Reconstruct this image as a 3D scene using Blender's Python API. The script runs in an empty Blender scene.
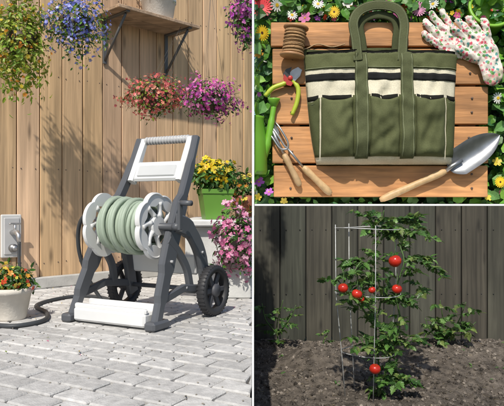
import bpy, math, random
import numpy as np
from mathutils import Vector, Matrix, noise
random.seed(7); rng=np.random.default_rng(7)
F=600.0; C=1.4; PZ=0.74
scene=bpy.context.scene
# ---------------- helpers ----------------
def nrm(a):
    a=np.asarray(a,float); return a/np.maximum(np.linalg.norm(a,axis=-1,keepdims=True),1e-9)
def cbox_t(h,b):
    V=[];idx={}
    for sx in(-1,1):
        for sy in(-1,1):
            for sz in(-1,1):
                for t in range(3):
                    p=[sx*(h[0]-b),sy*(h[1]-b),sz*(h[2]-b)]; p[t]=(sx,sy,sz)[t]*h[t]
                    idx[(sx,sy,sz,t)]=len(V);V.append(p)
    Fs=[]
    for t in range(3):
        for s in(-1,1):
            o=[a for a in range(3) if a!=t]
            q=[]
            for a,c in((-1,-1),(1,-1),(1,1),(-1,1)):
                k=[0,0,0];k[t]=s;k[o[0]]=a;k[o[1]]=c;q.append(idx[(*k,t)])
            Fs.append(q)
    for t in range(3):
        o=[a for a in range(3) if a!=t]
        for a in(-1,1):
            for c in(-1,1):
                k1=[0,0,0];k1[t]=-1;k1[o[0]]=a;k1[o[1]]=c
                k2=list(k1);k2[t]=1
                Fs.append([idx[(*k1,o[0])],idx[(*k2,o[0])],idx[(*k2,o[1])],idx[(*k1,o[1])]])
    for sx in(-1,1):
        for sy in(-1,1):
            for sz in(-1,1): Fs.append([idx[(sx,sy,sz,t)] for t in range(3)])
    V=np.array(V)
    out=[]
    for f in Fs:
        P=V[f]; n=np.cross(P[1]-P[0],P[2]-P[0])
        if n@P.mean(0)<0: f=f[::-1]
        out.append(f)
    return V,out
class MB:
    def __init__(s): s.v=[];s.n=0;s.f=[];s.c=[];s.m=[];s.s=[];s.clamp=None
    def add(s,V,Fs,col,mat=0,smooth=False):
        V=np.asarray(V,float).reshape(-1,3); o=s.n
        s.v.append(V); s.n+=len(V)
        for f in Fs: s.f.append([i+o for i in f])
        k=len(Fs)
        if isinstance(col,np.ndarray) and col.ndim==2: s.c.extend(col.tolist())
        else: s.c.extend([list(col)]*k)
        s.m.extend([mat]*k); s.s.extend([smooth]*k)
    def box(s,c,size,col,R=None,b=0.003,mat=0):
        V,Fs=cbox_t([x/2 for x in size],min(b,min(size)/2.5))
        if R is not None: V=V@np.array(R.to_3x3()).T
        s.add(V+np.array(c),Fs,col,mat)
    def tube(s,path,r,col,n=8,mat=0,caps=True,closed=False):
        P=np.array(path,float);m=len(P)
        R=np.full(m,r,float) if np.isscalar(r) else np.array(r,float)
        T=np.gradient(P,axis=0)
        if closed: T=np.roll(P,-1,0)-np.roll(P,1,0)
        T=nrm(T)
        u=np.cross(T[0],[0,0,1.]); 
        if np.linalg.norm(u)<.1:u=np.cross(T[0],[1.,0,0])
        u=u/np.linalg.norm(u); V=[]
        a=np.linspace(0,2*math.pi,n,endpoint=False)
        for i in range(m):
            u=u-T[i]*(u@T[i]);u/=np.linalg.norm(u);w=np.cross(T[i],u)
            V.append(P[i]+R[i]*(np.cos(a)[:,None]*u+np.sin(a)[:,None]*w))
        Fs=[]
        for i in range(m if closed else m-1):
            j=(i+1)%m
            for k in range(n):
                Fs.append([i*n+k,i*n+(k+1)%n,j*n+(k+1)%n,j*n+k])
        if caps and not closed: Fs.append(list(range(n))[::-1]);Fs.append([(m-1)*n+k for k in range(n)])
        s.add(np.concatenate(V),Fs,col,mat,True)
    def lathe(s,prof,M,col,n=24,mat=0,smooth=True):
        V=[];a=np.linspace(0,2*math.pi,n,endpoint=False)
        for r,z in prof: V+= [[r*math.cos(t),r*math.sin(t),z] for t in a]
        V=np.array(V); A=np.array(M); V=V@A[:3,:3].T+A[:3,3]
        Fs=[]
        for i in range(len(prof)-1):
            for k in range(n): Fs.append([i*n+k,i*n+(k+1)%n,(i+1)*n+(k+1)%n,(i+1)*n+k])
        s.add(V,Fs,col,mat,smooth)
    def sweepx(s,path,w,h,col,mat=0):
        P=np.array(path,float);m=len(P);H=np.full(m,h,float) if np.isscalar(h) else np.array(h,float)
        T=np.gradient(P,axis=0);T[:,0]=0;T=nrm(T);N=np.stack([0*T[:,0],-T[:,2],T[:,1]],1)
        V=[]
        for i in range(m):
            c=min(w,H[i])*.22
            for a,b in((-w/2+c,-H[i]/2),(w/2-c,-H[i]/2),(w/2,-H[i]/2+c),(w/2,H[i]/2-c),(w/2-c,H[i]/2),(-w/2+c,H[i]/2),(-w/2,H[i]/2-c),(-w/2,-H[i]/2+c)):
                V.append(P[i]+np.array([a,0,0])+N[i]*b)
        Fs=[]
        for i in range(m-1):
            for k in range(8): Fs.append([i*8+k,i*8+(k+1)%8,(i+1)*8+(k+1)%8,(i+1)*8+k])
        Fs.append(list(range(8))[::-1]);Fs.append([(m-1)*8+k for k in range(8)])
        s.add(V,Fs,col,mat)
    def scatter(s,tm,P,Z,Y,S,Cl,C2=None,mat=0):
        tv,tf,tg=tm; P=np.asarray(P,float);N=len(P)
        if N==0:return
        z=nrm(Z);Y=np.asarray(Y,float);y=nrm(Y-(Y*z).sum(1,keepdims=True)*z);x=np.cross(y,z)
        S=np.asarray(S,float).reshape(-1,1,1)*np.ones((N,1,1))
        V=P[:,None,:]+S*(tv[None,:,0,None]*x[:,None]+tv[None,:,1,None]*y[:,None]+tv[None,:,2,None]*z[:,None])
        k=len(tv);Fs=[]
        for i in range(N):
            o=i*k
            for f in tf: Fs.append([a+o for a in f])
        Cl=np.asarray(Cl,float)
        if C2 is None: C2=Cl
        C2=np.broadcast_to(np.asarray(C2,float),Cl.shape)
        g=np.array(tg)
        col=np.where(g[None,:,None]==0,Cl[:,None,:],C2[:,None,:]).reshape(-1,3)
        s.add(V.reshape(-1,3),Fs,col,mat)
    def build(s,name,mats,parent=None,origin=True):
        V=np.concatenate(s.v)
        if s.clamp: V=s.clamp(V)
        loc=np.zeros(3)
        if origin and parent is None:
            loc=np.array([(V[:,0].min()+V[:,0].max())/2,(V[:,1].min()+V[:,1].max())/2,V[:,2].min()]);V=V-loc
        me=bpy.data.meshes.new(name);me.from_pydata(V.tolist(),[],s.f)
        cnt=np.array([len(f) for f in s.f]);c=np.ones((len(s.f),4));c[:,:3]=np.array(s.c)
        c=np.repeat(c,cnt,axis=0)
        at=me.color_attributes.new('Col','FLOAT_COLOR','CORNER');at.data.foreach_set('color',c.ravel())
        me.polygons.foreach_set('material_index',s.m);me.polygons.foreach_set('use_smooth',s.s)
        for m in (mats if isinstance(mats,(list,tuple)) else [mats]): me.materials.append(m)
        me.update()
        ob=bpy.data.objects.new(name,me);scene.collection.objects.link(ob);ob.location=loc
        if parent: ob.parent=parent
        return ob
def mk(name,rough=.6,metal=0,ns=(8,8,8),var=(.8,1.15),bump=.15,bs=(60,60,60),fol=False,wood=False,dist=.004,spec=.5,voro=None,stain=None,st=(.8,1.08)):
    m=bpy.data.materials.new(name);m.use_nodes=True;nt=m.node_tree;N=nt.nodes;L=nt.links
    b=N['Principled BSDF'];out=N['Material Output']
    b.inputs['Roughness'].default_value=rough;b.inputs['Metallic'].default_value=metal
    b.inputs['Specular IOR Level'].default_value=spec
    at=N.new('ShaderNodeAttribute');at.attribute_name='Col'
    tc=N.new('ShaderNodeTexCoord');co=tc.outputs['Object']
    if wood:
        vm=N.new('ShaderNodeVectorMath');vm.operation='MULTIPLY_ADD';L.new(at.outputs['Color'],vm.inputs[0]);vm.inputs[1].default_value=(37,53,61);L.new(co,vm.inputs[2]);co=vm.outputs[0]
    def nz(sc,det=5,dst=0):
        mp=N.new('ShaderNodeMapping');mp.inputs['Scale'].default_value=sc;L.new(co,mp.inputs[0])
        n=N.new('ShaderNodeTexNoise');n.inputs['Scale'].default_value=1;n.inputs['Detail'].default_value=det;n.inputs['Distortion'].default_value=dst
        L.new(mp.outputs[0],n.inputs['Vector']);return n.outputs['Fac']
    n1=nz(ns,1 if fol else 5,.6 if wood else 0)
    mr=N.new('ShaderNodeMapRange');mr.inputs[1].default_value=.3;mr.inputs[2].default_value=.7;mr.inputs[3].default_value=var[0];mr.inputs[4].default_value=var[1];L.new(n1,mr.inputs[0])
    fac=mr.outputs[0]
    def times(a,src,lo,hi,o0,o1):
        m2=N.new('ShaderNodeMapRange');m2.inputs[1].default_value=lo;m2.inputs[2].default_value=hi;m2.inputs[3].default_value=o0;m2.inputs[4].default_value=o1;L.new(src,m2.inputs[0])
        mm=N.new('ShaderNodeMath');mm.operation='MULTIPLY';L.new(a,mm.inputs[0]);L.new(m2.outputs[0],mm.inputs[1]);return mm.outputs[0]
    if wood:
        mp=N.new('ShaderNodeMapping');mp.inputs['Scale'].default_value=tuple((9 if x>=10 else 2.2) for x in ns);L.new(co,mp.inputs[0])
        v=N.new('ShaderNodeTexVoronoi');v.inputs['Scale'].default_value=1;L.new(mp.outputs[0],v.inputs['Vector'])
        fac=times(fac,v.outputs['Distance'],.05,.2,.45,1)
        fac=times(fac,nz(tuple(x*.25+.6 for x in ns),3),.3,.7,.78,1.18)
    if stain: fac=times(fac,nz((stain,)*3,3),.35,.65,*st)
    mul=N.new('ShaderNodeVectorMath');mul.operation='SCALE';L.new(at.outputs['Color'],mul.inputs[0]);L.new(fac,mul.inputs['Scale'])
    colout=mul.outputs[0]
    if voro:
        sc,cols=voro
        v=N.new('ShaderNodeTexVoronoi');v.inputs['Scale'].default_value=sc;L.new(tc.outputs['Object'],v.inputs['Vector'])
        cr=N.new('ShaderNodeValToRGB');cr.color_ramp.interpolation='CONSTANT'
        sep=N.new('ShaderNodeSeparateColor');L.new(v.outputs['Color'],sep.inputs[0]);L.new(sep.outputs[0],cr.inputs[0])
        e=cr.color_ramp.elements;e[0].position=0;e[0].color=(*cols[0],1);e[1].position=1/len(cols);e[1].color=(*cols[1],1)
        for i in range(2,len(cols)):
            k=e.new(i/len(cols));k.color=(*cols[i],1)
        nn=nz((260,260,260),2)
        ad=N.new('ShaderNodeMath');ad.operation='MULTIPLY_ADD';ad.inputs[1].default_value=.7;L.new(nn,ad.inputs[0]);L.new(v.outputs['Distance'],ad.inputs[2])
        lt=N.new('ShaderNodeMath');lt.operation='LESS_THAN';lt.inputs[1].default_value=.8;L.new(ad.outputs[0],lt.inputs[0])
        mx=N.new('ShaderNodeMix');mx.data_type='RGBA';L.new(lt.outputs[0],mx.inputs[0]);L.new(colout,mx.inputs[6]);L.new(cr.outputs[0],mx.inputs[7]);colout=mx.outputs[2]
    L.new(colout,b.inputs['Base Color'])
    if bump:
        n2=nz(bs,3);bp=N.new('ShaderNodeBump');bp.inputs['Strength'].default_value=bump;bp.inputs['Distance'].default_value=dist
        L.new(n2,bp.inputs['Height']);L.new(bp.outputs[0],b.inputs['Normal'])
    if fol:
        tr=N.new('ShaderNodeBsdfTranslucent');L.new(colout,tr.inputs['Color']);ms=N.new('ShaderNodeMixShader');ms.inputs[0].default_value=.28
        L.new(b.outputs[0],ms.inputs[1]);L.new(tr.outputs[0],ms.inputs[2]);L.new(ms.outputs[0],out.inputs[0])
    return m
M_fol=mk('foliage',.45,ns=(25,25,25),var=(.75,1.25),bump=0,fol=True)
M_wall=mk('wall_wood',.7,ns=(38,38,1.4),var=(.74,1.14),bump=.35,bs=(90,90,3),wood=True)
M_plank=mk('plank_wood',.6,ns=(6,70,70),var=(.62,1.2),bump=.5,bs=(12,160,160),wood=True,dist=.002,stain=9)
M_fence=mk('fence_wood',.8,ns=(30,30,1.2),var=(.55,1.3),bump=.35,bs=(80,80,3),wood=True,stain=1.5)
M_stone=mk('stone',.85,ns=(28,28,28),var=(.78,1.12),bump=.8,bs=(130,130,130),dist=.004,stain=1.7,st=(.88,1.05))
M_conc=mk('concrete',.85,ns=(5,5,5),var=(.88,1.06),bump=.4,bs=(70,70,70),stain=14,st=(.92,1.03))
M_plas=mk('plastic',.42,ns=(6,6,6),var=(.95,1.03),bump=.08,bs=(400,400,400),dist=.001)
M_rub=mk('rubber',.55,ns=(9,9,9),var=(.88,1.08),bump=.12,bs=(200,200,200),dist=.001)
M_met=mk('steel',.38,metal=.85,ns=(30,30,30),var=(.7,1.05),bump=.15,bs=(90,90,90),dist=.001)
M_galv=mk('galvanised_wire',.45,metal=.3,ns=(30,30,30),var=(.7,1.05),bump=0)
M_canv=mk('canvas',.92,ns=(18,18,18),var=(.88,1.1),bump=.6,bs=(700,700,700),dist=.001,spec=.15,stain=400,st=(.88,1.08))
M_turn=mk('turned_wood',.5,ns=(60,60,60),var=(.75,1.12),bump=.2,bs=(200,200,200),dist=.001)
M_twine=mk('twine',.95,ns=(200,200,600),var=(.6,1.15),bump=.6,bs=(300,300,900),dist=.002)
M_soil=mk('soil',.95,ns=(16,16,16),var=(.5,1.4),bump=1,bs=(80,80,80),dist=.015,spec=.2,stain=2.5)
M_tom=mk('tomato_skin',.25,ns=(20,20,20),var=(.75,1.15),bump=0)
M_paint=mk('white_paint',.5,ns=(8,8,8),var=(.95,1.03),bump=.05)
M_glove=mk('floral_cotton',.9,ns=(40,40,40),var=(.92,1.05),bump=.4,bs=(500,500,500),dist=.001,voro=(100,[(.72,.7,.62),(.62,.1,.14),(.12,.3,.08),(.7,.3,.3),(.1,.3,.28),(.65,.2,.25),(.15,.32,.1)]))
def leaf_t(w=.5,fold=.12,droop=.15):
    v=np.array([[0,0,0],[0,.33,.0],[0,.7,-droop*.4],[0,1,-droop],[-w*.42,.3,fold],[-w*.38,.66,fold*.7-droop*.4],[w*.42,.3,fold],[w*.38,.66,fold*.7-droop*.4]])
    f=[[0,6,1],[0,1,4],[1,6,7,2],[1,2,5,4],[2,7,3],[2,3,5]];return v,f,[0]*6
def tleaf_t():
    ys=[.08,.2,.28,.42,.5,.64,.72,.85];ws=[.08,.34,.22,.4,.25,.3,.16,.14]
    V=[[0,0,0]];
    for y,w in zip(ys,ws): V+=[[0,y,-.2*y*y],[-w,y-.03,.08-.25*y*y],[w,y-.03,.08-.25*y*y]]
    V.append([0,1,-.2]);Fs=[[0,3,1],[0,1,2]]
    for i in range(7):
        a=1+3*i;b=a+3
        Fs+=[[a,a+2,b+2,b],[a,b,b+1,a+1]]
    a=1+21;Fs+=[[a,a+2,25],[a,25,a+1]]
    return np.array(V,float),Fs,[0]*len(Fs)
def flower_t(n=5,w=.36,cup=.15,cr=.16):
    V=[[0,0,0]];Fs=[];g=[]
    for i in range(n):
        a=2*math.pi*i/n
        def q(r,t,z): return [r*math.cos(a+t),r*math.sin(a+t),z]
        o=len(V);V+=[q(.62,-w/1.0,cup*.6),q(.98,-w*.45,cup),q(1.0,w*.45,cup*.95),q(.62,w/1.0,cup*.6)]
        Fs.append([0,o,o+1,o+2,o+3]);g.append(0)
    o=len(V)
    for k in range(6): V.append([cr*math.cos(k*math.pi/3),cr*math.sin(k*math.pi/3),.09])
    Fs.append([o+k for k in range(6)]);g.append(1)
    return np.array(V,float),Fs,g
LEAF=leaf_t();LEAFN=leaf_t(.22);LEAFW=leaf_t(.85,.1,.2);TL=tleaf_t();FL5=flower_t(5,.6);DAISY=flower_t(13,.2,.05,.28);GERB=flower_t(18,.17,.1,.25)
def colvar(cols,n,v=.25):
    c=np.array(cols)[rng.integers(0,len(cols),n)];return np.clip(c*(1+rng.uniform(-v,v,(n,1))),0,.95)
def sph(n): return nrm(rng.normal(size=(n,3)))
G1=[(.05,.13,.02),(.07,.18,.03),(.03,.09,.015),(.1,.22,.04)]
GY=[(.22,.32,.03),(.16,.28,.03),(.3,.38,.05)]
def bouquet(mb,c,r,nl,nf,fc,fs=.016,ls=.045,gc=G1,centre=(.6,.4,.05),tm=None,lt=None,trail=0):
    c=np.array(c);r=np.array(r)
    d=sph(nl);rad=rng.uniform(.15,1,(nl,1))**.5
    lump=lambda d:(1+.24*np.sin(d[:,0:1]*5+c[0]*9)*np.cos(d[:,2:3]*6+c[1]*7)+.16*np.sin(d[:,1:2]*9+d[:,0:1]*7))
    P=c+d*rad*r*lump(d)
    if trail: P[:,2]-=rng.uniform(0,trail,nl)*(rng.random(nl)<.3)
    mb.scatter(lt or LEAF,P,d+rng.normal(0,.6,(nl,3))+[0,0,.5],d+rng.normal(0,.5,(nl,3))+[0,0,-.2],ls*rng.uniform(.6,1.3,nl),colvar(gc,nl))
    d=sph(nf);d[:,1]=np.where(rng.random(nf)<.6,-abs(d[:,1]),d[:,1]);P=c+d*rng.uniform(.7,1.15,(nf,1))*r*lump(d)
    if trail: P[:,2]-=rng.uniform(0,trail,nf)*(rng.random(nf)<.3)
    mb.scatter(tm or FL5,P,d+rng.normal(0,.45,(nf,3)),rng.normal(size=(nf,3)),fs*rng.uniform(.6,1.25,nf),colvar(fc,nf),centre)
    for i in range(min(40,nl//15)):
        e=c+sph(1)[0]*r*1.05; b=c+np.array([0,0,-r[2]*.4]);mb.tube([b,(b+e)/2+[0,0,.03],e],.0016,(.08,.16,.04),n=4)
def W(px,py,d): return np.array([(px-253)/F*d,d,C+(205-py)/F*d])
def Gd(px,py,h=0):
    d=(C-PZ-h)*F/(py-205);return np.array([(px-253)/F*d,d,PZ+h])
A=np.array([-1.9,4.55]);t=nrm(np.array([1.9,1.95]));n2=np.array([t[1],-t[0]])
def onwall(px,py,off=0):
    r=np.array([(px-253)/F,1]);d=(off+A@n2)/(r@n2);return np.array([r[0]*d,d,C+(205-py)/F*d])
wt=np.array([t[0],t[1],0]);wn=np.array([n2[0],n2[1],0])
Rw=Matrix(((wt[0],-wn[0],0),(wt[1],-wn[1],0),(0,0,1)))
left=lambda V:np.column_stack([np.minimum(V[:,0],-.006),V[:,1],V[:,2]])
# ---------------- ground ----------------
g=MB();g.add([[-80,-80,0],[80,-80,0],[80,80,0],[-80,80,0]],[[0,1,2,3]],(.09,.1,.05));g.build('ground',M_soil)
p=MB()
p.box((-3.5,3.5,PZ/2-.012),(6.988,8,PZ-.024),(.22,.2,.18),b=.004)
ang=math.radians(-29);ca,sa=math.cos(ang),math.sin(ang)
bw,bh=.172,.118
for j in range(-30,60):
    for i in range(-36,44):
        u=(i+.5*(j%2))*bw+random.uniform(-.002,.002);v=j*bh
        x=-1.2+ca*u-sa*v;y=3.5+sa*u+ca*v
        if x<-3.3 or x>.12 or y<1.1 or y>7: continue
        if (np.array([x,y])-A)@n2<-.05: continue
        s=random.uniform(.84,1.1)*.56
        R=Matrix.Rotation(ang+random.uniform(-.015,.015),3,'Z')@Matrix.Rotation(random.uniform(-.006,.006),3,'X')@Matrix.Rotation(random.uniform(-.006,.006),3,'Y')
        p.box((x,y,PZ-.03+random.uniform(-.0015,.0015)),(bw-.010-random.uniform(0,.004),bh-.010-random.uniform(0,.003),.06),(s,s*.975,s*.935),R,b=.006)
for i in range(500):
    x=random.uniform(-2.2,-.02);y=random.uniform(1.8,5.5)
    if (np.array([x,y])-A)@n2<.05: continue
    s=random.choice([.15,.25,.4]);p.box((x,y,PZ+.003),(.008*random.uniform(.4,1),.006,.004),(s,s*.9,s*.75),Matrix.Rotation(random.random()*3,3,'Z'),b=.001)
p.clamp=lambda V:np.column_stack([np.minimum(V[:,0],-.005),V[:,1],V[:,2]])
p.build('patio_paving',M_stone)
pe=MB();n=70;P=np.column_stack([rng.uniform(-2,-.05,n),rng.uniform(2.6,5,n),np.full(n,PZ+.006)])
keep=((P[:,:2]-A)@n2)>.08;P=P[keep];n=len(P)
pe.scatter(LEAF,P,rng.normal(0,.2,(n,3))+[0,0,1],rng.normal(size=(n,3)),.014*rng.uniform(.6,1.3,n),colvar([(.7,.2,.35),(.7,.5,.1),(.15,.2,.04),(.35,.22,.1)],n));pe.build('fallen_petals',M_fol)
# wall
w=MB();Ls=np.linalg.norm(np.array([1.9,1.95]));s=-1.6
while s<Ls-.02:
    wd=.19
    c=A+t*(s+wd/2)
    base=np.array([.68,.455,.265])*random.uniform(.82,1.08);base[2]*=random.uniform(.9,1.1)
    off=random.uniform(.010,.014)
    w.box((c[0]-n2[0]*off,c[1]-n2[1]*off,PZ+1.65),(wd-random.uniform(.006,.011),.024,3.15),base,Rw,b=.004)
    for zz in (.2,.95,1.7,2.45):
        for q in(-.06,.06):
            cc=c+t*(q+random.uniform(-.004,.004));w.lathe([(0,.0),(.005,.0),(.004,.003),(0,.003)],Matrix.Translation((cc[0],cc[1],PZ+zz+random.uniform(-.01,.01)))@(Rw.to_4x4())@Matrix.Rotation(math.pi/2,4,'X'),(.16,.12,.1),n=8)
    s+=wd
c=A+t*(Ls/2-.8);w.box((c[0]-n2[0]*.05,c[1]-n2[1]*.05,PZ+1.6),(Ls+1.55,.04,3.2),(.06,.04,.03),Rw)
w.clamp=left;w.build('wooden_plank_wall',M_wall)
k=MB();c=A+t*(Ls/2-.8)+n2*.03;k.box((c[0],c[1],PZ+.045),(Ls+1.5,.06,.09),(.5,.49,.46),Rw,b=.008);k.clamp=left;k.build('wall_kerb',M_conc)
# shelf
e=bpy.data.objects.new('wall_shelf',None);scene.collection.objects.link(e)
sh=MB();pc=onwall(136,26);ln=.86
for q in range(2):
    cc=pc+wn*(.1+.19*q);sh.box(cc,(ln,.185,.03),np.array([.42,.29,.19])*(1+.1*q),Rw,b=.004)
sh.build('shelf_board',M_plank,e)
sh=MB()
for q in(-.33,.33):
    b0=pc+wt*q
    sh.box(b0+wn*.012+np.array([0,0,-.2]),(.035,.014,.4),(.1,.1,.1),Rw,b=.002)
    sh.box(b0+wn*.19+np.array([0,0,-.0225]),(.035,.36,.012),(.1,.1,.1),Rw,b=.002)
    a1=b0+wn*.02+np.array([0,0,-.37]);a2=b0+wn*.33+np.array([0,0,-.035])
    sh.tube([a1,a2],.012,(.1,.1,.1),n=6)
sh.build('shelf_bracket',M_plas,e)
pt=MB();pp=pc+wn*.2+wt*.1+np.array([0,0,.016])
pt.lathe([(0,0),(.1,0),(.13,.02),(.15,.16),(.16,.165),(.16,.19),(.14,.19),(.12,.1)],Matrix.Translation(pp),(.75,.74,.7))
pt.build('white_flower_pot',M_conc)
b=MB();bouquet(b,pp+np.array([0,0,.3]),(.2,.2,.16),300,120,[(.8,.75,.7),(.7,.2,.4)]);b.build('potted_plant',M_fol)
def basket(name,c,r,nl,nf,fc,top=None,**kw):
    b=MB();bouquet(b,c,r,nl,nf,fc,**kw)
    c=np.array(c)
    b.lathe([(0,-.12),(.06,-.11),(.1,-.05),(.12,.02),(.11,.02)],Matrix.Translation(c),(.1,.07,.05),n=16)
    tp=c+np.array([0,0,r[2]+.35]) if top is None else np.array(top)
    for q in range(3):
        a=q*2.1;b.tube([c+np.array([.11*math.cos(a),.11*math.sin(a),.02]),tp],.0012,(.14,.13,.12),n=4)
    b.clamp=left;return b.build(name,M_fol)
basket('yellow_hanging_basket',W(20,38,4.15),(.19,.19,.33),1500,300,[(.8,.62,.05),(.75,.7,.2),(.8,.3,.04)],gc=GY+[(.35,.42,.06)],fs=.013,ls=.042,trail=.24,centre=(.6,.3,.02))
basket('blue_hanging_basket',W(76,22,4.3),(.22,.2,.19),900,620,[(.12,.16,.62),(.25,.27,.75),(.4,.42,.8)],fs=.012,ls=.032,trail=.14,gc=G1+GY,centre=(.8,.8,.8))
basket('pink_hanging_basket',W(155,95,4.75),(.24,.18,.15),900,620,[(.7,.16,.16),(.75,.3,.2),(.6,.12,.14)],fs=.0125,ls=.03,trail=.05,gc=GY+G1,top=pc+wn*.33+wt*.25-np.array([0,0,.02]))
basket('magenta_hanging_basket',W(211,98,4.75),(.225,.18,.155),850,660,[(.62,.07,.38),(.5,.08,.45),(.75,.25,.5)],fs=.013,ls=.03,trail=.05,top=W(211,-10,4.75))
basket('purple_hanging_basket',W(248,14,4.6),(.14,.18,.27),500,420,[(.55,.07,.42),(.45,.08,.5),(.7,.25,.55)],fs=.014,ls=.04)
# ledge
lb=MB();lb.box((-.26,5.05,PZ+.25),(.5,1.1,.5),(.6,.6,.58),b=.01);lb.box((-.27,5.02,PZ+.525),(.54,1.2,.05),(.68,.68,.66),b=.01)
lb.box((-.19,4.35,PZ+.11),(.36,.26,.22),(.6,.6,.58),b=.01)
lb.clamp=left;lb.build('white_garden_ledge',M_conc)
def sqpot(c,r0,r1,h,col):
    q=MB();M=Matrix.Translation(c)@Matrix.Rotation(math.radians(15),4,'Z')@Matrix.Rotation(math.pi/4,4,'Z')
    prof=[(0,0),(r0*.98,0),(r1,h*.85),(r1*1.06,h*.85),(r1*1.07,h),(r1*.95,h),(r1*.9,h*.85)]
    q.lathe([(a*1.25,z) for a,z in prof],M,col,n=4,smooth=False)
    q.lathe([(0,h*.86),(r1*1.15,h*.86)],M,(.03,.02,.015),n=4,smooth=False)
    return q
gp=W(215,223,4.62);gp[2]=PZ+.551
q=sqpot(gp,.1,.13,.23,(.13,.29,.045));q.clamp=left;q.build('green_flower_pot',M_plas)
b=MB();bouquet(b,gp+np.array([0,0,.32]),(.17,.15,.12),500,0,[(1,1,1)],ls=.06)
bouquet(b,gp+np.array([0,0,.36]),(.16,.14,.1),200,90,[(.85,.6,.02),(.85,.68,.05)],fs=.028,ls=.05,centre=(.4,.1,.02));b.clamp=left;b.build('yellow_pansies',M_fol)
b=MB();c=W(246,193,5.1);bouquet(b,c,(.16,.14,.18),450,60,[(.8,.3,.05),(.8,.65,.1)],fs=.025,ls=.05)
b.lathe([(0,-.2),(.09,-.2),(.12,-.02),(.1,-.02)],Matrix.Translation((c[0],c[1],PZ+.56+.2)),(.35,.12,.06));b.clamp=left;b.build('orange_flowers',M_fol)
b=MB();c=W(238,240,4.2);bouquet(b,c,(.17,.14,.22),700,360,[(.72,.25,.42),(.8,.45,.58),(.65,.16,.36)],fs=.02,ls=.042,trail=.05,centre=(.8,.7,.7))
b.clamp=left;b.build('pink_flowers',M_fol)
b=MB();b.lathe([(0,0),(.085,0),(.12,.2),(.125,.2),(.125,.23),(.11,.23),(.1,.19),(0,.19)],Matrix.Translation(((236-253)/F*4.25,4.25,PZ+.222)),(.5,.49,.46));b.clamp=left;b.build('grey_flower_pot',M_conc)
c=Gd(10,319);c[2]=PZ
b=MB();b.lathe([(0,0),(.085,0),(.09,.01),(.118,.15),(.128,.152),(.13,.185),(.115,.185),(.108,.15),(0,.15)],Matrix.Translation(c),(.7,.65,.57),n=32);b.build('white_flower_pot',M_conc)
b=MB();bouquet(b,c+np.array([0,0,.225]),(.13,.13,.09),480,120,[(.75,.08,.04),(.85,.4,.05),(.85,.65,.1)],fs=.015,ls=.038);b.build('potted_flowers',M_fol)
# tap
e=bpy.data.objects.new('garden_tap',None);scene.collection.objects.link(e)
tp=onwall(11,236,.012);b=MB();b.box(tp,(.16,.02,.33),(.62,.62,.6),Rw,b=.008);b.box(tp+wn*.012,(.12,.012,.28),(.5,.5,.5),Rw,b=.006);b.build('tap_plate',M_plas,e)
b=MB();up=np.array([0,0,1.])
o=tp+np.array([0,0,.03]);b.tube([o,o+wn*.1,o+wn*.13-up*.02,o+wn*.14-up*.07],[.02,.02,.018,.015],(.6,.6,.6),n=12)
b.tube([o+wn*.07,o+wn*.07+up*.06],.01,(.6,.6,.6));b.box(o+wn*.07+up*.065,(.09,.02,.016),(.6,.6,.6),Rw,b=.005)
o2=tp-up*.09;b.tube([o2,o2+wn*.06],.03,(.35,.35,.35),n=14);b.tube([o2+wn*.06,o2+wn*.075],.02,(.6,.6,.6),n=14)
b.build('tap_body',M_met,e)
def smooth(P,n=12):
    P=[np.array(x,float) for x in P];P=[2*P[0]-P[1]]+P+[2*P[-1]-P[-2]];o=[]
    for i in range(1,len(P)-2):
        for k in range(n):
            u=k/n;a,b,c,d=P[i-1:i+3];o.append(.5*((2*b)+(c-a)*u+(2*a-5*b+4*c-d)*u*u+(3*b-a-3*c+d)*u**3))
    o.append(P[-2]);return o
tipo=o+wn*.14-up*.07
b=MB();hz=.013
P=[tipo,tipo-up*.15,tipo-up*.36+wn*.02,Gd(-12,298,hz),Gd(-25,318,hz),Gd(8,326,hz),Gd(42,321,hz),Gd(47,313,hz),Gd(36,306,hz),Gd(52,300,hz),Gd(78,296,hz),Gd(98,297,hz),Gd(112,300,hz)]
b.tube(smooth(P),.0125,(.05,.055,.06),n=8);b.build('garden_hose',M_rub)
# ---------------- hose reel cart ----------------
cart=bpy.data.objects.new('garden_hose_reel_cart',None);scene.collection.objects.link(cart)
cart.location=(-.765,3.3,PZ);cart.rotation_euler=(0,0,math.radians(-27.5))
DK=(.09,.095,.105);WH=(.72,.72,.71)
b=MB()
for sg in(-1,1):
    b.sweepx(smooth([(sg*.292,-.01,.03),(sg*.28,.06,.2),(sg*.262,.15,.4),(sg*.24,.27,.62),(sg*.222,.4,.85),(sg*.212,.5,1.075)],5),.045,[.06]*4+[.085]*4+[.115]*5+[.11]*4+[.065]*5+[.04]*4,DK)
    b.sweepx(smooth([(sg*.262,.2,.56),(sg*.268,.33,.52),(sg*.275,.44,.38),(sg*.285,.5,.16),(sg*.287,.52,.1)],5),.04,[.11]*6+[.09]*6+[.08]*9,DK)
    b.sweepx([(sg*.285,.02,.14),(sg*.285,.25,.19),(sg*.285,.5,.16)],.03,.045,DK)
    b.box((sg*.292,0,.025),(.07,.15,.05),DK,b=.012)
    b.sweepx(smooth([(sg*.268,.13,.47),(sg*.27,.22,.40),(sg*.275,.3,.3),(sg*.28,.33,.19)],5),.03,.05,DK)
    for yy,zz in((.13,.35),(.22,.52),(.44,.38),(.27,.19)): b.tube([(sg*.262-.03,yy,zz),(sg*.262+.04*sg+.0,yy,zz)],.008,(.4,.4,.4),n=8)
b.tube([(-.33,.5,.15),(.33,.5,.15)],.014,DK)
b.tube([(-.26,.15,.54),(.31,.15,.54)],.02,DK,n=12)
b.build('side_frame',M_plas,cart)
b=MB()
b.box((0,.02,.05),(.5,.15,.075),WH,b=.012);b.box((0,-.03,.095),(.5,.03,.03),WH,b=.008);b.box((0,.08,.1),(.5,.025,.04),WH,b=.008)
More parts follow.
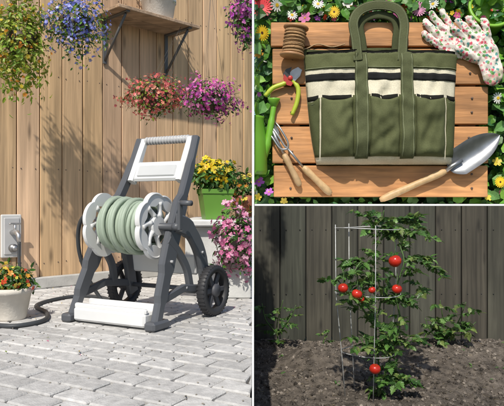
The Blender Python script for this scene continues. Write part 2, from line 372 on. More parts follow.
b.box((0,.47,.3),(.48,.03,.12),WH,Matrix.Rotation(.15,3,'X'),b=.01)
b.build('base_tray',M_plas,cart)
b=MB();tl=Matrix.Rotation(-math.atan2(.1,.225),3,'X')
for sg in(-1,1): b.sweepx([(sg*.178,.375,.8),(sg*.176,.44,.94),(sg*.174,.5,1.07)],.04,[.06,.05,.04],WH)
b.box((0,.405,.865),(.36,.03,.13),WH,tl,b=.012)
b.box((0,.396,.865),(.28,.03,.075),(.55,.56,.56),tl,b=.006)
b.tube([(-.2,.5,1.065),(.2,.5,1.065)],.02,(.4,.41,.42),n=14)
for i in range(15):
    x=-.154+i*.022;b.tube([(x-.005,.5,1.065),(x+.005,.5,1.065)],.0255,(.5,.5,.5),n=14)
b.build('handle',M_plas,cart)
def scallop(b,x,cy,cz,r,th,col):
    n=126;V=[];a=np.linspace(0,2*math.pi,n,endpoint=False)
    ro=r*(.97+.10*np.abs(np.cos(3.5*a))**.7)
    ri=r*.66*(1-.08*np.cos(7*a))
    for xx,rr in((x-th/2,ro*.97),(x+th/2,ro*.97),(x+th/2,ri),(x-th/2,ri)):
        V+=[[xx,cy+q*math.cos(z),cz+q*math.sin(z)] for q,z in zip(rr,a)]
    Fs=[]
    for L in range(4):
        M=(L+1)%4
        for k in range(n): Fs.append([L*n+k,L*n+(k+1)%n,M*n+(k+1)%n,M*n+k])
    b.add(V,Fs,col)
    Mx=Matrix.Translation((x,cy,cz))@Matrix.Rotation(math.pi/2,4,'Y')
    b.lathe([(0,-th*.8),(r*.3,-th*.8),(r*.34,-th*.5),(r*.34,th*.5),(r*.3,th*.8),(0,th*.8)],Mx,col,n=32,smooth=False)
    for i in range(7):
        z=2*math.pi*i/7+.2
        P=[]
        for u in np.linspace(.3,.74,6):
            zz=z+.7*(u-.3);P.append((x,cy+r*u*math.cos(zz),cz+r*u*math.sin(zz)))
        b.tube(P,[.02,.015,.013,.013,.016,.02],col,n=8)
    sd=(1 if x>0 else -1)
    b.tube([(x+sd*th/2,cy+q*.93*math.cos(z),cz+q*.93*math.sin(z)) for q,z in zip(ro,a)],.006,col,n=6,closed=True)
ry,rz=.14,.545
b=MB()
for x in(-.18,.185): scallop(b,x,ry,rz,.18,.022,WH)
b.build('reel_side_disc',M_plas,cart)
b=MB()
b.tube([(-.17,ry,rz),(.17,ry,rz)],.09,(.12,.14,.12),n=24)
HC=(.33,.40,.31)
P=[]
for i in range(11*28+1):
    a=2*math.pi*i/28;x=-.15+.31*i/(308);P.append((x,ry+.108*math.cos(a),rz+.108*math.sin(a)))
b.tube(P,.0135,HC,n=8)
P=[]
for i in range(10*28+1):
    a=2*math.pi*i/28;x=.13-.26*i/(280)+.005*math.sin(a*.37);rr=.130+.004*math.sin(a*1.3);P.append((x,ry+rr*math.cos(a),rz+rr*math.sin(a)))
b.tube(P,.0135,tuple(c*1.08 for c in HC),n=8)
P=[]
for i in range(6*28+1):
    a=2*math.pi*i/28;x=-.11+.2*i/168+.010*math.sin(a*.5);rr=.150+.006*math.sin(a*.9);P.append((x,ry+rr*math.cos(a),rz+rr*math.sin(a)))
b.tube(P,.0135,HC,n=8)
b.build('hose_coil',M_rub,cart)
b=MB();b.tube(smooth([(-.25,.17,.56),(-.34,.15,.6),(-.42,.17,.52),(-.46,.22,.36),(-.45,.3,.18),(-.38,.36,.03),(-.27,.3,.015)]),.0125,(.05,.055,.06),n=8)
b.tube([(-.2,.16,.55),(-.27,.17,.57)],.022,(.05,.05,.06),n=12);b.build('inlet_hose',M_rub,cart)
b=MB()
b.tube([(.29,.15,.54),(.33,.15,.54)],.022,DK,n=12);b.box((.335,.15,.60),(.018,.035,.16),DK,b=.005);b.tube([(.335,.15,.67),(.41,.15,.67)],.015,DK,n=12);b.build('crank_handle',M_plas,cart)
for sg in(-1,1):
    b=MB();Mx=Matrix.Translation((sg*.335,.5,.15))@Matrix.Rotation(math.pi/2,4,'Y')
    b.lathe([(.112,-.028),(.14,-.028),(.149,-.018),(.15,0),(.149,.018),(.14,.028),(.112,.028),(.108,0),(.112,-.028)],Mx,(.03,.03,.033),n=40)
    for i in range(40):
        a=2*math.pi*i/40;b.box((sg*.335,.5+.148*math.cos(a),.15+.148*math.sin(a)),(.05,.006,.008),(.03,.03,.033),Matrix.Rotation(a,3,'X'),b=.001)
    b.lathe([(0,-.03),(.035,-.03),(.04,-.02),(.04,.02),(.035,.03),(0,.03)],Mx,(.07,.07,.08),n=24)
    for i in range(6):
        a=2*math.pi*i/6;b.box((sg*.335,.5+.075*math.cos(a),.15+.075*math.sin(a)),(.022,.085,.03),(.07,.07,.08),Matrix.Rotation(a,3,'X'),b=.004)
    b.build('wheel',M_rub,cart)
# ---------------- vertical planting display ----------------
D=1.74;kk=D/F
fr=MB()  # added thin divider post and rail, standing in for white gaps between views
fr.box((0,1.685,1.13),(.0056,.03,2.26),(.8,.8,.8),b=.0005)
fr.box((.5,1.83,C),(.993,.30,.0052),(.8,.8,.8),b=.0005)
fr.box((1.01,1.69,1.13),(.02,.03,2.26),(.8,.8,.8),b=.002)
fr.box((1.01,2.0,1.13),(.02,.03,2.26),(.8,.8,.8),b=.002)
fr.build('white_bay_divider',M_paint)
rt=lambda V:np.column_stack([np.maximum(V[:,0],.004),V[:,1],np.maximum(V[:,2],C+.004)])
def T(px,py,off=0): 
    k2=(D-off)/F; return np.array([(px-253)*k2,D-off,C+(205-py)*k2])
bk=MB();bk.box((.5,2.0,C+.37),(.98,.02,.72),(.02,.03,.012));bk.clamp=rt;bk.build('planting_backboard',M_soil)
fo=MB();n=6000
X=rng.uniform(250,560,n);Y_=rng.uniform(-30,207,n)
inb=(X>280)&(X<482)&(Y_>30)&(Y_<188)
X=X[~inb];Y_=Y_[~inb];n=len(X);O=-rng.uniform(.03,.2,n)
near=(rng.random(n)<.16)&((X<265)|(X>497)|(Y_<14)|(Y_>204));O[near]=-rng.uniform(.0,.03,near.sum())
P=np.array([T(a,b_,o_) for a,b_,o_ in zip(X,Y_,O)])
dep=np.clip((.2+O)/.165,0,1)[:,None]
Cc=colvar([(.07,.19,.02),(.10,.26,.03),(.04,.12,.018),(.17,.34,.04),(.05,.16,.05),(.13,.28,.08)],n)*(.35+.85*dep)  # deeper leaves get darker colour, shade painted in
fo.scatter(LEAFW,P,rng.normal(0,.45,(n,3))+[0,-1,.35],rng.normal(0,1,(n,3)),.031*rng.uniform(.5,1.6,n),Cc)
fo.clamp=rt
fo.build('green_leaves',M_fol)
fb=MB()
fl=[(262,7,'g',(.72,.03,.04),11),(262,33,'g',(.85,.6,.03),8),(277,5,'d',(.85,.85,.8),7),(292,15,'d',(.85,.85,.8),6),(305,18,'f',(.8,.25,.5),7),(318,4,'d',(.85,.85,.8),6),(334,12,'g',(.85,.6,.04),6),(347,3,'f',(.8,.75,.7),6),
 (387,4,'f',(.8,.25,.45),7),(398,14,'f',(.72,.15,.4),6),(418,9,'g',(.8,.35,.55),8),(433,4,'d',(.85,.85,.8),6),(445,17,'f',(.85,.55,.05),5),
 (259,54,'f',(.85,.4,.05),5),(259,182,'f',(.5,.12,.6),6),(269,192,'f',(.55,.15,.6),5),(258,197,'f',(.8,.6,.05),4),(498,98,'d',(.85,.85,.8),6),(497,162,'f',(.85,.65,.05),5),(500,182,'g',(.85,.6,.03),6),(487,197,'f',(.8,.65,.1),5),(284,201,'f',(.8,.65,.1),4)]
for px,py,ty,cl,sz in fl:
    tm={'g':GERB,'d':DAISY,'f':FL5}[ty];P=T(px,py,-.012+random.uniform(-.01,.01))
    tx,tz=random.uniform(-.6,.6),random.uniform(-.2,.7)
    for lay in range(2 if ty=='g' else 1):
        fb.scatter(tm,[P+np.array([0,-.002*lay,0])],[[tx,-1,tz]],[[math.cos(lay*.17+px),0,math.sin(lay*.17+px)]],[sz*kk*(1-.3*lay)],np.array([cl]),(.75,.5,.03) if ty!='g' else (.1,.04,.02))
fb.clamp=rt;fb.build('garden_flowers',M_fol)
fb=MB();n=80;X=rng.uniform(256,500,n);Y_=np.where(rng.random(n)<.75,rng.uniform(0,20,n),rng.uniform(0,204,n));X=np.where(Y_>20,np.where(rng.random(n)<.5,rng.uniform(256,268,n),rng.uniform(490,503,n)),X)
P=np.array([T(a,b_,-.03) for a,b_ in zip(X,Y_)])
fb.scatter(FL5,P,rng.normal(0,.5,(n,3))+[0,-1,.2],rng.normal(0,1,(n,3)),.009*rng.uniform(.5,1.3,n),colvar([(.8,.15,.35),(.85,.6,.05),(.8,.8,.75),(.5,.1,.55),(.8,.08,.05)],n),(.8,.6,.1))
fb.clamp=rt;fb.build('small_flowers',M_fol)
e=bpy.data.objects.new('wooden_crate_top',None);scene.collection.objects.link(e)
rows=[(22,46),(48.5,84),(86.5,124),(126.5,163),(165.5,197)]
for i,(y0,y1) in enumerate(rows):
    b=MB();x0=272+random.uniform(-2,2);x1=490+random.uniform(-2,2)
    cb=np.array([.56,.27,.105])*random.uniform(.88,1.1)
    a=T((x0+x1)/2,(y0+y1)/2,0);a[1]=D+.011
    b.box(a,((x1-x0)*kk,.018,(y1-y0)*kk),cb,b=.002)
    for xx in(292,470):
        for dy in(-7,7):
            q=T(xx+random.uniform(-2,2),(y0+y1)/2+dy,-.0015);b.lathe([(0,.003),(.003,.003),(.0035,0)],Matrix.Translation(q)@Matrix.Rotation(math.pi/2,4,'X'),(.12,.08,.06),n=10)
    b.build('plank_%d'%(i+1),M_plank,e)
b=MB()
for xx in(292,381,470):
    a=T(xx,110);a[1]=D+.032;b.box(a,(.05,.022,170*kk),(.4,.2,.09))
b.box((T(381,110)[0],D+.14,T(0,110)[2]),(.04,.26,.04),(.3,.16,.08))
b.build('crate_batten',M_plank,e)
# ---- bag
bag=bpy.data.objects.new('garden_tool_bag',None);scene.collection.objects.link(bag)
OL=(.105,.115,.052);OL2=(.082,.092,.04);CR=(.68,.63,.48);ST=(.092,.102,.05)
def edges(py):
    v=min(max((py-52)/113,0),1);return 303+ (13*v**3) +3*math.sin(v*3), 456-(5*v**3)-2*math.sin(v*3)
def bp(px,py,e_=0):
    l,r=edges(py);u=(px-(l+r)/2)/((r-l)/2);u=max(-1,min(1,u));v=min(max((py-52)/113,0),1)
    pr=(.55+.45*math.sin(min(1,v*1.15)*math.pi*.62))*(1 if v<.9 else max(.25,math.sqrt(max(0,1-((v-.9)/.1)**2*.95))))
    wr=noise.noise(Vector((px*.05,py*.04,0)))*.016+noise.noise(Vector((px*.13+py*.05,py*.09-px*.03,7)))*.010
    d=.008+.058*(1-abs(u)**3.2)**.6*pr+wr*(1-abs(u)**4)
    return T(px,py,0)+np.array([0,-max(d,.002)-e_,0])
def patch(b,px0,px1,py0,py1,e_,col,nx=24,ny=12,pouch=0,mat=0,sag=0,gape=0):
    V=[];
    for j in range(-1,ny+2):
        jj=min(max(j,0),ny);v=jj/ny
        for i in range(-1,nx+2):
            ii=min(max(i,0),nx);u=ii/nx
            X0=px0+(px1-px0)*u;Y0=py0+(py1-py0)*v+sag*math.sin(u*math.pi)*(1-v)
            l,r=edges(Y0);X0=min(max(X0,l),r)
            edge=(i<0 or j<0 or i>nx or j>ny)
            ee=0 if edge else e_+pouch*(math.sin(u*math.pi)**.6)*(.55+.45*math.sin(min(1,v*1.2)*math.pi/1.5))*(1 if v<.85 else max(.1,1-((v-.85)/.15)**2))
            if not edge: ee+=noise.noise(Vector((px0+u*3,v*3,px0)))*pouch*.35*math.sin(u*math.pi)
            V.append(bp(X0,Y0,max(ee,0)))
    w_=nx+3;Fs=[[j*w_+i,j*w_+i+1,(j+1)*w_+i+1,(j+1)*w_+i] for j in range(ny+2) for i in range(nx+2)]
    b.add(V,Fs,col,mat,True)
b=MB();patch(b,303,457,56,165,0,CR,60,30)
for side in(0,1):
    V=[]
    for i in range(41):
        a=52+113*i/40;x=edges(a)[side];V+=[T(x,a,0),bp(x,a,0)]
    b.add(V,[[2*i,2*i+1,2*i+3,2*i+2] for i in range(40)],CR)
V=[]
for i in range(41):
    l,r=edges(165);x=l+(r-l)*i/40;V+=[T(x,165,0),bp(x,165,0)]
b.add(V,[[2*i,2*i+1,2*i+3,2*i+2] for i in range(40)],OL)
b.build('bag_body',M_canv,bag)
b=MB();V=[]
for j in range(3):
    for i in range(31):
        u=i/30;x=304+151*u;y=[49+3*math.sin(u*math.pi*3)*.4,54,60][j];V.append(T(x,y,[.012,.010,.010][j]))
b.add(V,[[j*31+i,j*31+i+1,(j+1)*31+i+1,(j+1)*31+i] for j in range(2) for i in range(30)],OL,smooth=True)
patch(b,306,453,53.5,57,-.0,(.012,.012,.01),40,2)  # near-black patch paints the shade inside the bag mouth
b.build('bag_opening',M_canv,bag)
b=MB()
patch(b,303,457,56.5,72,.003,OL,60,6)
patch(b,303,457,76.5,83.5,.002,(.02,.02,.02),60,3)
patch(b,303,457,70.5,71.1,.0045,(.24,.26,.15),60,1)
b.build('bag_band',M_canv,bag)
b=MB()
for x0,x1,po,c_ in((303,318,.006,OL2),(319.5,350,.022,OL),(366,394,.018,OL),(410,440,.022,OL),(441.5,455,.006,OL2)):
    patch(b,x0+1,x1-1,97.5,103,.001,(.015,.015,.012),14,2,sag=1)  # dark strip above the rim, painted shade of the pocket mouth
    patch(b,x0,x1,100,158,.003,c_,20,20,pouch=po,sag=4)
    patch(b,x0+.5,x1-.5,103.5,104.1,.0042,(.22,.24,.14),20,1,pouch=po*.56,sag=3.8)
patch(b,350,366,98,158,.002,OL2,6,14);patch(b,394,410,98,158,.002,OL2,6,14)
b.build('bag_pocket',M_canv,bag)
b=MB()
for x0 in(352,396): 
    patch(b,x0,x0+12,56,160,.0075,ST,5,40)
    patch(b,x0+1,x0+1.5,58,158,.009,(.22,.24,.14),1,40);patch(b,x0+10.5,x0+11,58,158,.009,(.22,.24,.14),1,40)
def strap(b,P,off,wd,col):
    P=np.array(P,float);Tn=nrm(np.gradient(P,axis=0));N=np.stack([-Tn[:,1],Tn[:,0]],1);V=[]
    for i,(q,nn) in enumerate(zip(P,N)):
        o_=off[i] if hasattr(off,'__len__') else off
        for s_,dd in((-1,0),(-.9,.004),(-.45,.005),(.45,.005),(.9,.004),(1,0),(.9,-.001),(-.9,-.001)):
            qq=q+nn*s_*wd/2;V.append(T(qq[0],qq[1],o_+dd))
    m=len(P);b.add(V,[[i*8+k,i*8+(k+1)%8,(i+1)*8+(k+1)%8,(i+1)*8+k] for i in range(m-1) for k in range(8)],col,smooth=True)
P=smooth([(358,60),(356,40),(353.5,22),(361,10),(378,5),(397,9),(404,22),(403,40),(402,60)],8)
oo=np.interp(np.linspace(0,1,len(P)),[0,.2,.5,.8,1],[.05,.034,.022,.034,.05])
strap(b,[x[:2] for x in P],oo,10,ST)
for q in(-3.6,3.6):
    PP=np.array([x[:2] for x in P]);Tn=nrm(np.gradient(PP,axis=0));N=np.stack([-Tn[:,1],Tn[:,0]],1);PP=PP+N*q
    b.tube([T(a[0],a[1],o_+.0047) for a,o_ in zip(PP,oo)],.0007,(.22,.24,.14),n=4)
P=smooth([(364,56),(362,40),(360,26),(366,18),(379,15),(392,18),(397,27),(396,40),(395,56)],8)
strap(b,[x[:2] for x in P],.012,8,(.07,.08,.038))
b.build('bag_handle',M_canv,bag)
# ---- tools
def rod_lathe(b,p0,p1,o0,o1,prof,col,mat=0,n=20):
    a,c=T(*p0,o0),T(*p1,o1);d=Vector(c-a);L=d.length;q=d.to_track_quat('Z','Y').to_matrix().to_4x4()
    b.lathe([(r_,z*L) for r_,z in prof],Matrix.Translation(a)@q,col,n=n,mat=mat)
HP=[(0,0),(.006,0),(.0092,.04),(.0108,.15),(.0092,.4),(.0102,.65),(.0112,.85),(.0095,.95),(.006,1),(0,1)]
HW=(.6,.4,.2)
b=MB();rod_lathe(b,(446,171),(380,200),.014,.014,HP,HW,0)
b.tube([T(446,171,.014),T(452,166,.02),T(462,160,.018)],[.0065,.006,.006],(.45,.45,.45),n=10,mat=1)
a0=np.array([448.,169.]);tip=np.array([500.,135.]);dv=tip-a0;Lb=np.linalg.norm(dv);dv/=Lb;nv=np.array([-dv[1],dv[0]]);V=[];nu,nv_=12,24
for side in(0,1):
    for j in range(nv_+1):
        q=j/nv_;wd=11.5*min(1,(q*5)**.5 if q<.2 else 1)*(1-max(0,(q-.45)/.55)**2.2)**.75 if q<1 else 0
        for i in range(nu+1):
            u=-1+2*i/nu;pp=a0+dv*Lb*q+nv*u*wd*1.25
            off=.006+.022*u*u*(wd/11.5)+.004*(1-q)-(.0015 if side else 0)
            V.append(T(pp[0],pp[1],off))
m_=(nu+1)*(nv_+1)
b.add(V,[[s_*m_+j*(nu+1)+i,s_*m_+j*(nu+1)+i+1,s_*m_+(j+1)*(nu+1)+i+1,s_*m_+(j+1)*(nu+1)+i] for s_ in(0,1) for j in range(nv_) for i in range(nu)],(.33,.34,.35),mat=1,smooth=True)
b.clamp=rt;b.build('garden_trowel',[M_turn,M_met])
b=MB();rod_lathe(b,(303,167),(331,194),.012,.012,HP,HW)
b.tube([T(303,167,.012),T(294,156,.016),T(288,149,.016)],.0036,(.5,.5,.5),mat=1,n=8)
for q in(-6,0,6):
    b.tube(smooth([T(288,149,.016),T(284+q*.6,145-q*.6,.018),T(277+q*.7,134-q*.7,.016),T(271+q*.7,126-q*.7,.006)],5),[.003]*14+[.002,.001],(.5,.5,.5),mat=1,n=8)
b.build('hand_fork',[M_turn,M_met])
b=MB();rod_lathe(b,(284,154),(300,186),.012,.012,[(r_*.9,z) for r_,z in HP],(.5,.33,.17))
b.tube([T(284,154,.012),T(277,140,.014),T(271,128,.01)],[.004,.004,.005],(.5,.5,.5),mat=1,n=8)
V=[]
for j in range(9):
    q=j/8;wd=6*math.sin(math.pi*(.12+.85*q))**.7
    for u in(-1,-.5,0,.5,1):
        V.append(T(276-7*q+u*wd*.9,139-17*q+u*-wd*.4,.008+.005*u*u))
b.add(V,[[j*5+i,j*5+i+1,(j+1)*5+i+1,(j+1)*5+i] for j in range(8) for i in range(4)],(.45,.46,.47),mat=1,smooth=True)
b.build('hand_weeder',[M_turn,M_met])
b=MB();YG=(.42,.5,.04)
b.tube(smooth([T(290,80,.012),T(283,84,.013),T(273,88,.013),T(265,96,.012)],6),[.005]*4+[.0068]*12+[.006]*3,YG,n=10)
b.tube(smooth([T(291,80,.012),T(298,88,.013),T(297,102,.013),T(292,115,.012)],6),[.005]*4+[.0068]*12+[.006]*3,YG,n=10)
b.lathe([(0,0),(.007,0),(.007,.016),(.005,.018),(0,.018)],Matrix.Translation(T(290,79,.004))@Matrix.Rotation(math.pi/2,4,'X'),(.45,.03,.02))
def plate(b,pts,o0,th,col,mat):
    n=len(pts);V=[T(x,y,o0) for x,y in pts]+[T(x,y,o0+th) for x,y in pts]
    b.add(V,[list(range(n)),[n+i for i in range(n)][::-1]]+[[i,(i+1)%n,n+(i+1)%n,n+i] for i in range(n)],col,mat)
plate(b,[(286,82),(288,75),(292,70),(298,67),(302,70),(300,76),(295,81),(290,84)],.006,.005,(.4,.4,.4),1)
plate(b,[(284,80),(283,74),(286,69),(292,67),(290,72),(290,78)],.012,.004,(.03,.03,.03),0)
plate(b,[(287,85),(283,79),(284,74),(287,77),(293,83),(291,86)],.013,.006,(.4,.03,.02),0)
b.build('pruning_shears',[M_plas,M_met])
b=MB();M=Matrix.Translation(T(292,57,.03))@Matrix.Rotation(math.radians(8),4,'Y')
h=.088
b.lathe([(0,0),(.034,0),(.036,.002),(.036,.006),(.034,.008),(.02,.008)],M,(.42,.22,.1),n=32)
b.lathe([(.02,h-.008),(.034,h-.008),(.036,h-.006),(.036,h-.002),(.034,h),(0,h)],M,(.42,.22,.1),n=32)
P=[];A4=np.array(M)
for i in range(22*24+1):
    a=2*math.pi*i/24;z=.011+(h-.022)*i/(22*24);rr=.028+.0025*math.sin(a*.31)+.001*math.sin(a*1.7);v=A4@np.array([rr*math.cos(a),rr*math.sin(a),z+.0012*math.sin(a+i*.01),1]);P.append(v[:3])
b.lathe([(.0275,.008),(.0275,h-.008)],M,(.4,.24,.11),mat=1)
b.tube(P,.0021,(.45,.27,.13),n=6,mat=1)
b.tube(smooth([T(300,50,.03),T(308,48,.012),T(318,44,.004),T(332,47,.004),T(345,44,.004)]),.0018,(.45,.3,.16),n=6,mat=1)
b.clamp=rt;b.build('twine_spool',[M_turn,M_twine])
def glove(name,org,ang,sc,off,mat,col,cuff):
    caps=[((0,-.005),(0,.035),.037),((-.012,.01),(-.014,.03),.03),((-.032,.05),(-.040,.108),.0115),((-.010,.06),(-.013,.122),.0118),((.012,.06),(.017,.117),.0115),((.031,.05),(.046,.094),.0105),((-.03,.0),(-.062,.048),.0135),((0,-.06),(0,-.02),.033)]
    st=.0022;xs=np.arange(-.09,.07,st);ys=np.arange(-.1,.15,st)
    X,Y=np.meshgrid(xs,ys);H=np.zeros_like(X);ins=np.zeros_like(X,bool)
    for a,c,r in caps:
        a=np.array(a);c=np.array(c);d=c-a;tt=np.clip(((X-a[0])*d[0]+(Y-a[1])*d[1])/(d@d),0,1)
        ds=np.hypot(X-a[0]-tt*d[0],Y-a[1]-tt*d[1]);q=np.clip(1-(ds/r)**2,0,None)
        H=np.maximum(H,np.sqrt(q)*min(r,.015));ins|=ds<r+st*.5
    b=MB();R=math.radians(ang);V=[]
    o=T(*org,0)
    for j in range(X.shape[0]):
        for i in range(X.shape[1]):
            x,y=X[j,i]*sc,Y[j,i]*sc;w_=noise.noise(Vector((x*45,y*45,ang)))*.007+noise.noise(Vector((x*150,y*70,ang)))*.003
            xr=x+.5*y*y*(3 if ang>50 else -3)
            V.append([o[0]+xr*math.cos(R)-y*math.sin(R),o[1]-off-max(.001,H[j,i]*sc+(w_ if H[j,i]>.004 else 0)),o[2]+xr*math.sin(R)+y*math.cos(R)])
    n_=X.shape[1];Fs=[];cols=[]
    for j in range(X.shape[0]-1):
        for i in range(n_-1):
            if ins[j,i] and ins[j,i+1] and ins[j+1,i] and ins[j+1,i+1]:
                Fs.append([j*n_+i,(j+1)*n_+i,(j+1)*n_+i+1,j*n_+i+1]);cols.append(cuff if Y[j,i]<-.055 else col)
    b.add(V,Fs,np.array(cols,float),0,True);b.clamp=rt
    return b.build(name,mat,origin=False)
glove('gardening_glove',(461,46),62,1.0,.002,M_glove,(.74,.68,.6),(.3,.42,.25))
glove('gardening_glove',(484,56),24,.97,.016,M_glove,(.74,.68,.6),(.62,.55,.42))
b=MB();M=Matrix.Translation(T(490,10,-.02))@Matrix.Rotation(math.radians(70),4,'X')
b.lathe([(0,-.1),(.05,-.1),(.062,.0),(.066,.005),(.066,.012),(.058,.012),(.05,-.03),(0,-.03)],M,(.2,.42,.04),n=40)
b.clamp=rt;b.build('green_bucket',M_plas)
b=MB();M=Matrix.Translation(T(246,140,.0))
GC=(.17,.42,.035)
b.lathe([(0,-.1),(.058,-.1),(.062,-.09),(.060,.0),(.052,.06),(.054,.066),(.048,.066),(.046,.05)],M,GC,n=36)
b.tube(smooth([T(262,160,.0),T(268,140,.01),T(272,118,.01),T(274,106,.01)],6),[.013]*6+[.010]*6+[.008]*7,GC,n=12)
b.lathe([(0,.0),(.008,0),(.017,.02),(.018,.024),(0,.026)],Matrix.Translation(T(274,107,.01)),GC,n=20)
b.clamp=rt;b.build('green_watering_can',M_plas)
# ---------------- tomato garden ----------------
f=MB();x=.012
while x<5:
    wd=.262;cb=np.array([.062,.06,.044])*random.uniform(.72,1.25);cb[0]*=random.uniform(.92,1.12)
    f.box((x+wd/2,6.08+random.uniform(-.006,.006),.96),(wd-.012,.025,1.9),cb,b=.004)
    for zz in(1.15,.5):
        for q in(.06,.2): f.lathe([(0,.002),(.006,.002),(.006,-.003)],Matrix.Translation((x+q,6.064,zz))@Matrix.Rotation(math.pi/2,4,'X'),(.02,.02,.02),n=8)
    x+=wd
f.box((2.5,6.12,.98),(4.97,.03,1.85),(.012,.013,.010))
f.build('wooden_fence',M_fence)
so=MB();nx,ny=230,150;V=[]
def hgt(x,y):
    h=.03+.035*noise.fractal(Vector((x*2.2,y*2.2,0)),1,2,4)+.022*noise.fractal(Vector((x*14,y*14,3)),1,2,3)
    h+=.17*math.exp(-((x-.56)/.3)**2-((y-5.1)/.35)**2)+.14*math.exp(-((x-2.0)/.7)**2-((y-5.3)/.5)**2)+.08*math.exp(-((x-1.35)/.3)**2-((y-5.6)/.3)**2)
    return max(h,.006)
for j in range(ny+1):
    for i in range(nx+1):
        x=.006+3.6*i/nx;y=3.5+2.55*j/ny;V.append([x,y,hgt(x,y)])
so.add(V,[[j*(nx+1)+i,j*(nx+1)+i+1,(j+1)*(nx+1)+i+1,(j+1)*(nx+1)+i] for j in range(ny) for i in range(nx)],(.13,.11,.09),smooth=True)
ph=(1+5**.5)/2;ico=nrm(np.array([[-1,ph,0],[1,ph,0],[-1,-ph,0],[1,-ph,0],[0,-1,ph],[0,1,ph],[0,-1,-ph],[0,1,-ph],[ph,0,-1],[ph,0,1],[-ph,0,-1],[-ph,0,1]],float))
icf=[[0,11,5],[0,5,1],[0,1,7],[0,7,10],[0,10,11],[1,5,9],[5,11,4],[11,10,2],[10,7,6],[7,1,8],[3,9,4],[3,4,2],[3,2,6],[3,6,8],[3,8,9],[4,9,5],[2,4,11],[6,2,10],[8,6,7],[9,8,1]]
for i in range(7500):
    x=random.uniform(.03,2.9);y=random.uniform(4.0,6.02);r=.0035+.014*random.random()**4
    so.add(ico*r*rng.uniform(.6,1.3,(12,3))+[x,y,hgt(x,y)+r*.3],icf,np.array([.14,.12,.1])*random.uniform(.35,2.0))
for i in range(500):
    x=random.uniform(.03,2.9);y=random.uniform(4.0,6.0);z=hgt(x,y)+.006;a=random.random()*6.28;l=random.uniform(.01,.04)
    so.tube([(x,y,z),(x+math.cos(a)*l,y+math.sin(a)*l,z+random.uniform(-.002,.01))],.0015,np.array([.3,.24,.14])*random.uniform(.4,1.2),n=3)
so.build('garden_soil',M_soil)
sg_=MB();P=[]
for i in range(26):
    x=random.uniform(.1,2.6);y=random.uniform(4.4,5.9)
    for k in range(random.randint(3,8)): P.append([x+random.uniform(-.02,.02),y,hgt(x,y)+.005])
n=len(P);sg_.scatter(LEAF,P,rng.normal(0,.3,(n,3))+[0,-.3,1],rng.normal(0,1,(n,3))+[0,0,.6],.035*rng.uniform(.5,1.3,n),colvar([(.07,.16,.04),(.1,.2,.05)],n));sg_.build('weed_seedlings',M_fol)
cx,cy=.825,4.32
b=MB();gw=(.6,.61,.6);rz_=[(1.235,.235),(.77,.232),(.347,.19)]
for z,r in rz_:
    b.tube([(cx+r*math.cos(a),cy+r*math.sin(a),z+.006*math.sin(a*2)) for a in np.linspace(0,2*math.pi,40,endpoint=False)],.0032,gw,n=6,closed=True)
for a in(.35,2.0,3.3,4.75):
    b.tube([(cx+r*math.cos(a),cy+r*math.sin(a),z) for z,r in[(1.26,.24),(.77,.236),(.347,.194),(.0,.165)]],.003,gw,n=6)
b.build('tomato_cage',M_galv)
bot=lambda V:np.column_stack([np.maximum(V[:,0],.006),V[:,1],np.minimum(V[:,2],C-.006)])
TG=[(.065,.15,.03),(.09,.20,.04),(.04,.1,.022),(.13,.24,.06),(.16,.22,.06)]
def compound(P,Zs,Ys,S,p,d,L):
    d=nrm(d);s_=nrm(np.cross(d,[0,0,1])+1e-6)
    for q in(.35,.55,.78):
        for sg in(-1,1):
            pos=p+d*L*q+np.array([0,0,-.25*L*q*q]);P.append(pos);Ys.append(d*.55+s_*sg+np.array([0,0,-.35+random.uniform(-.3,.3)]));Zs.append(np.array([0,0,1])+rng.normal(0,.5,3));S.append(L*random.uniform(.34,.5))
    pos=p+d*L*.85+np.array([0,0,-.25*L*.75]);P.append(pos);Ys.append(d+np.array([0,0,-.5]));Zs.append(np.array([0,0,1])+rng.normal(0,.4,3));S.append(L*.5)
def tomato_plant(name,stems,L,step,rep=2):
    b=MB();P=[];Z=[];Y=[];S=[]
    for st in stems:
        pts=smooth(st,10);b.tube(pts,np.linspace(.008,.003,len(pts)),(.1,.19,.05),n=6)
        for i in range(2,len(pts),step):
            for _ in range(rep):
                a=random.uniform(0,6.28);d=np.array([math.cos(a),math.sin(a)*.8-.15,random.uniform(-.2,.5)]);l=L*random.uniform(.55,1.3)
                p_=np.array(pts[i]);compound(P,Z,Y,S,p_,d,l);dn=nrm(d)
                b.tube([p_,p_+dn*l*.5+[0,0,-.06*l],p_+dn*l*.9+[0,0,-.22*l]],.0018,(.1,.19,.05),n=4)
    b.scatter(TL,P,Z,Y,S,colvar(TG,len(P)))
    b.clamp=bot;return b.build(name,M_fol)
w4=lambda px,py,dy=0:W(px,py,4.32+dy)
stems=[[w4(377,400),w4(379,370,.05),w4(376,330,.02),w4(381,295,.05),w4(374,262,-.05),w4(380,236,0),w4(384,210,0)],
[w4(378,398),w4(388,365,-.05),w4(400,325,-.08),w4(396,292,-.1),w4(404,262,-.1),w4(400,240,-.05),w4(418,228,-.05)],
[w4(376,330,.02),w4(362,308,-.1),w4(350,296,-.18),w4(338,280,-.2)],
[w4(379,300),w4(364,280,.1),w4(350,266,.05)],
[w4(374,275),w4(362,262,-.1),w4(352,276,-.15)],
[w4(381,240),w4(392,222,.05),w4(410,220,.05),w4(426,238,.05)],
[w4(380,236),w4(372,222,.05),w4(364,214,.05)],
[w4(404,262,-.1),w4(418,258,-.1),w4(428,270,-.1)],
[w4(385,366),w4(398,382,-.05),w4(408,376,-.1)],[w4(395,300),w4(410,300,-.05),w4(422,285,-.05)],
[w4(376,335),w4(366,345,-.1),w4(360,338,-.1)],[w4(390,340),w4(402,345,-.1),w4(412,335,-.1)]]
plant=tomato_plant('tomato_plant',stems,.125,3,2)
b=MB()
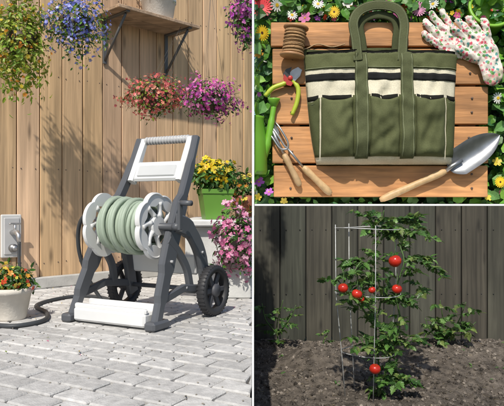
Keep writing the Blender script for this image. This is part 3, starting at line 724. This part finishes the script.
for px,py,dy,r in((395,261,-.25,.046),(397,289,-.28,.034),(357,294,-.3,.036),(343,288,-.28,.034),(372,290,-.26,.025),(375,369,-.26,.038),(361,299,-.27,.026)):
    c=w4(px,py,dy)-np.array(plant.location)
    M=Matrix.Translation(c)@Matrix.Rotation(random.uniform(-.3,.3),4,'X')@Matrix.Rotation(random.uniform(-.3,.3),4,'Y')@Matrix.Diagonal((random.uniform(.97,1.05),1,random.uniform(.95,1.05),1))
    b.lathe([(0,r*.72),(r*.2,r*.8),(r*.5,r*.78),(r*.85,r*.5),(r,.0),(r*.86,-.48*r),(r*.5,-.8*r),(r*.15,-.93*r),(0,-.94*r)],M,(.5,.025,.012),n=24)
    b.scatter(LEAFN,[c+[0,0,r*.7]]*5,[[0,0,1]]*5,[[math.cos(a),math.sin(a),-.1] for a in np.arange(5)*1.257],[r*.85]*5,np.array([[.08,.18,.04]]*5),mat=1)
    b.tube([c+[0,0,r*.7],c+[.01,.03,r+.05],c+[.02,.1,r+.09]],.002,(.1,.19,.05),n=5,mat=1)
b.build('ripe_tomatoes',[M_tom,M_fol],parent=plant)
tomato_plant('tomato_seedling',[[W(279,347,5.75),W(277,325,5.75),W(283,300,5.7)],[W(278,335,5.75),W(266,320,5.7),W(262,303,5.7)],[W(278,335,5.75),W(290,318,5.7),W(296,305,5.7)]],.12,5)
tomato_plant('tomato_seedling',[[W(441,356,5.4),W(444,330,5.4),W(440,300,5.35)],[W(443,340,5.4),W(458,322,5.35),W(466,302,5.3)],[W(443,345,5.4),W(430,330,5.3),W(425,318,5.3)],[W(443,330,5.4),W(460,335,5.3),W(476,322,5.3)]],.13,4)
tomato_plant('tomato_seedling',[[W(322,352,5.7),W(324,340,5.7),W(330,330,5.7)]],.09,6)
# ---------------- light, world, camera ----------------
az=math.radians(12);el=math.radians(48)
d=Vector((math.sin(az)*math.cos(el),math.cos(az)*math.cos(el),-math.sin(el)))
sl=bpy.data.lights.new('sun','SUN');sl.energy=4.3;sl.angle=math.radians(.9);sl.color=(1,.945,.85)
so_=bpy.data.objects.new('sun',sl);so_.rotation_euler=d.to_track_quat('-Z','Y').to_euler();so_.location=(0,-3,6);scene.collection.objects.link(so_)
wd=bpy.data.worlds.new('World');scene.world=wd;wd.use_nodes=True;nt=wd.node_tree
sk=nt.nodes.new('ShaderNodeTexSky');sk.sky_type='NISHITA';sk.sun_disc=False;sk.sun_elevation=el;sk.sun_rotation=math.radians(192)
bg=nt.nodes['Background'];nt.links.new(sk.outputs[0],bg.inputs[0]);bg.inputs[1].default_value=.12
cam=bpy.data.cameras.new('camera');co=bpy.data.objects.new('camera',cam);scene.collection.objects.link(co)
co.location=(0,0,C);co.rotation_euler=(math.pi/2,0,0);cam.sensor_width=36;cam.lens=36*F/504
cam.shift_x=-1/504;cam.shift_y=2/504;cam.clip_end=500;cam.clip_start=.05
scene.camera=co
scene.view_settings.view_transform='Standard';scene.view_settings.look='None';scene.view_settings.exposure=0
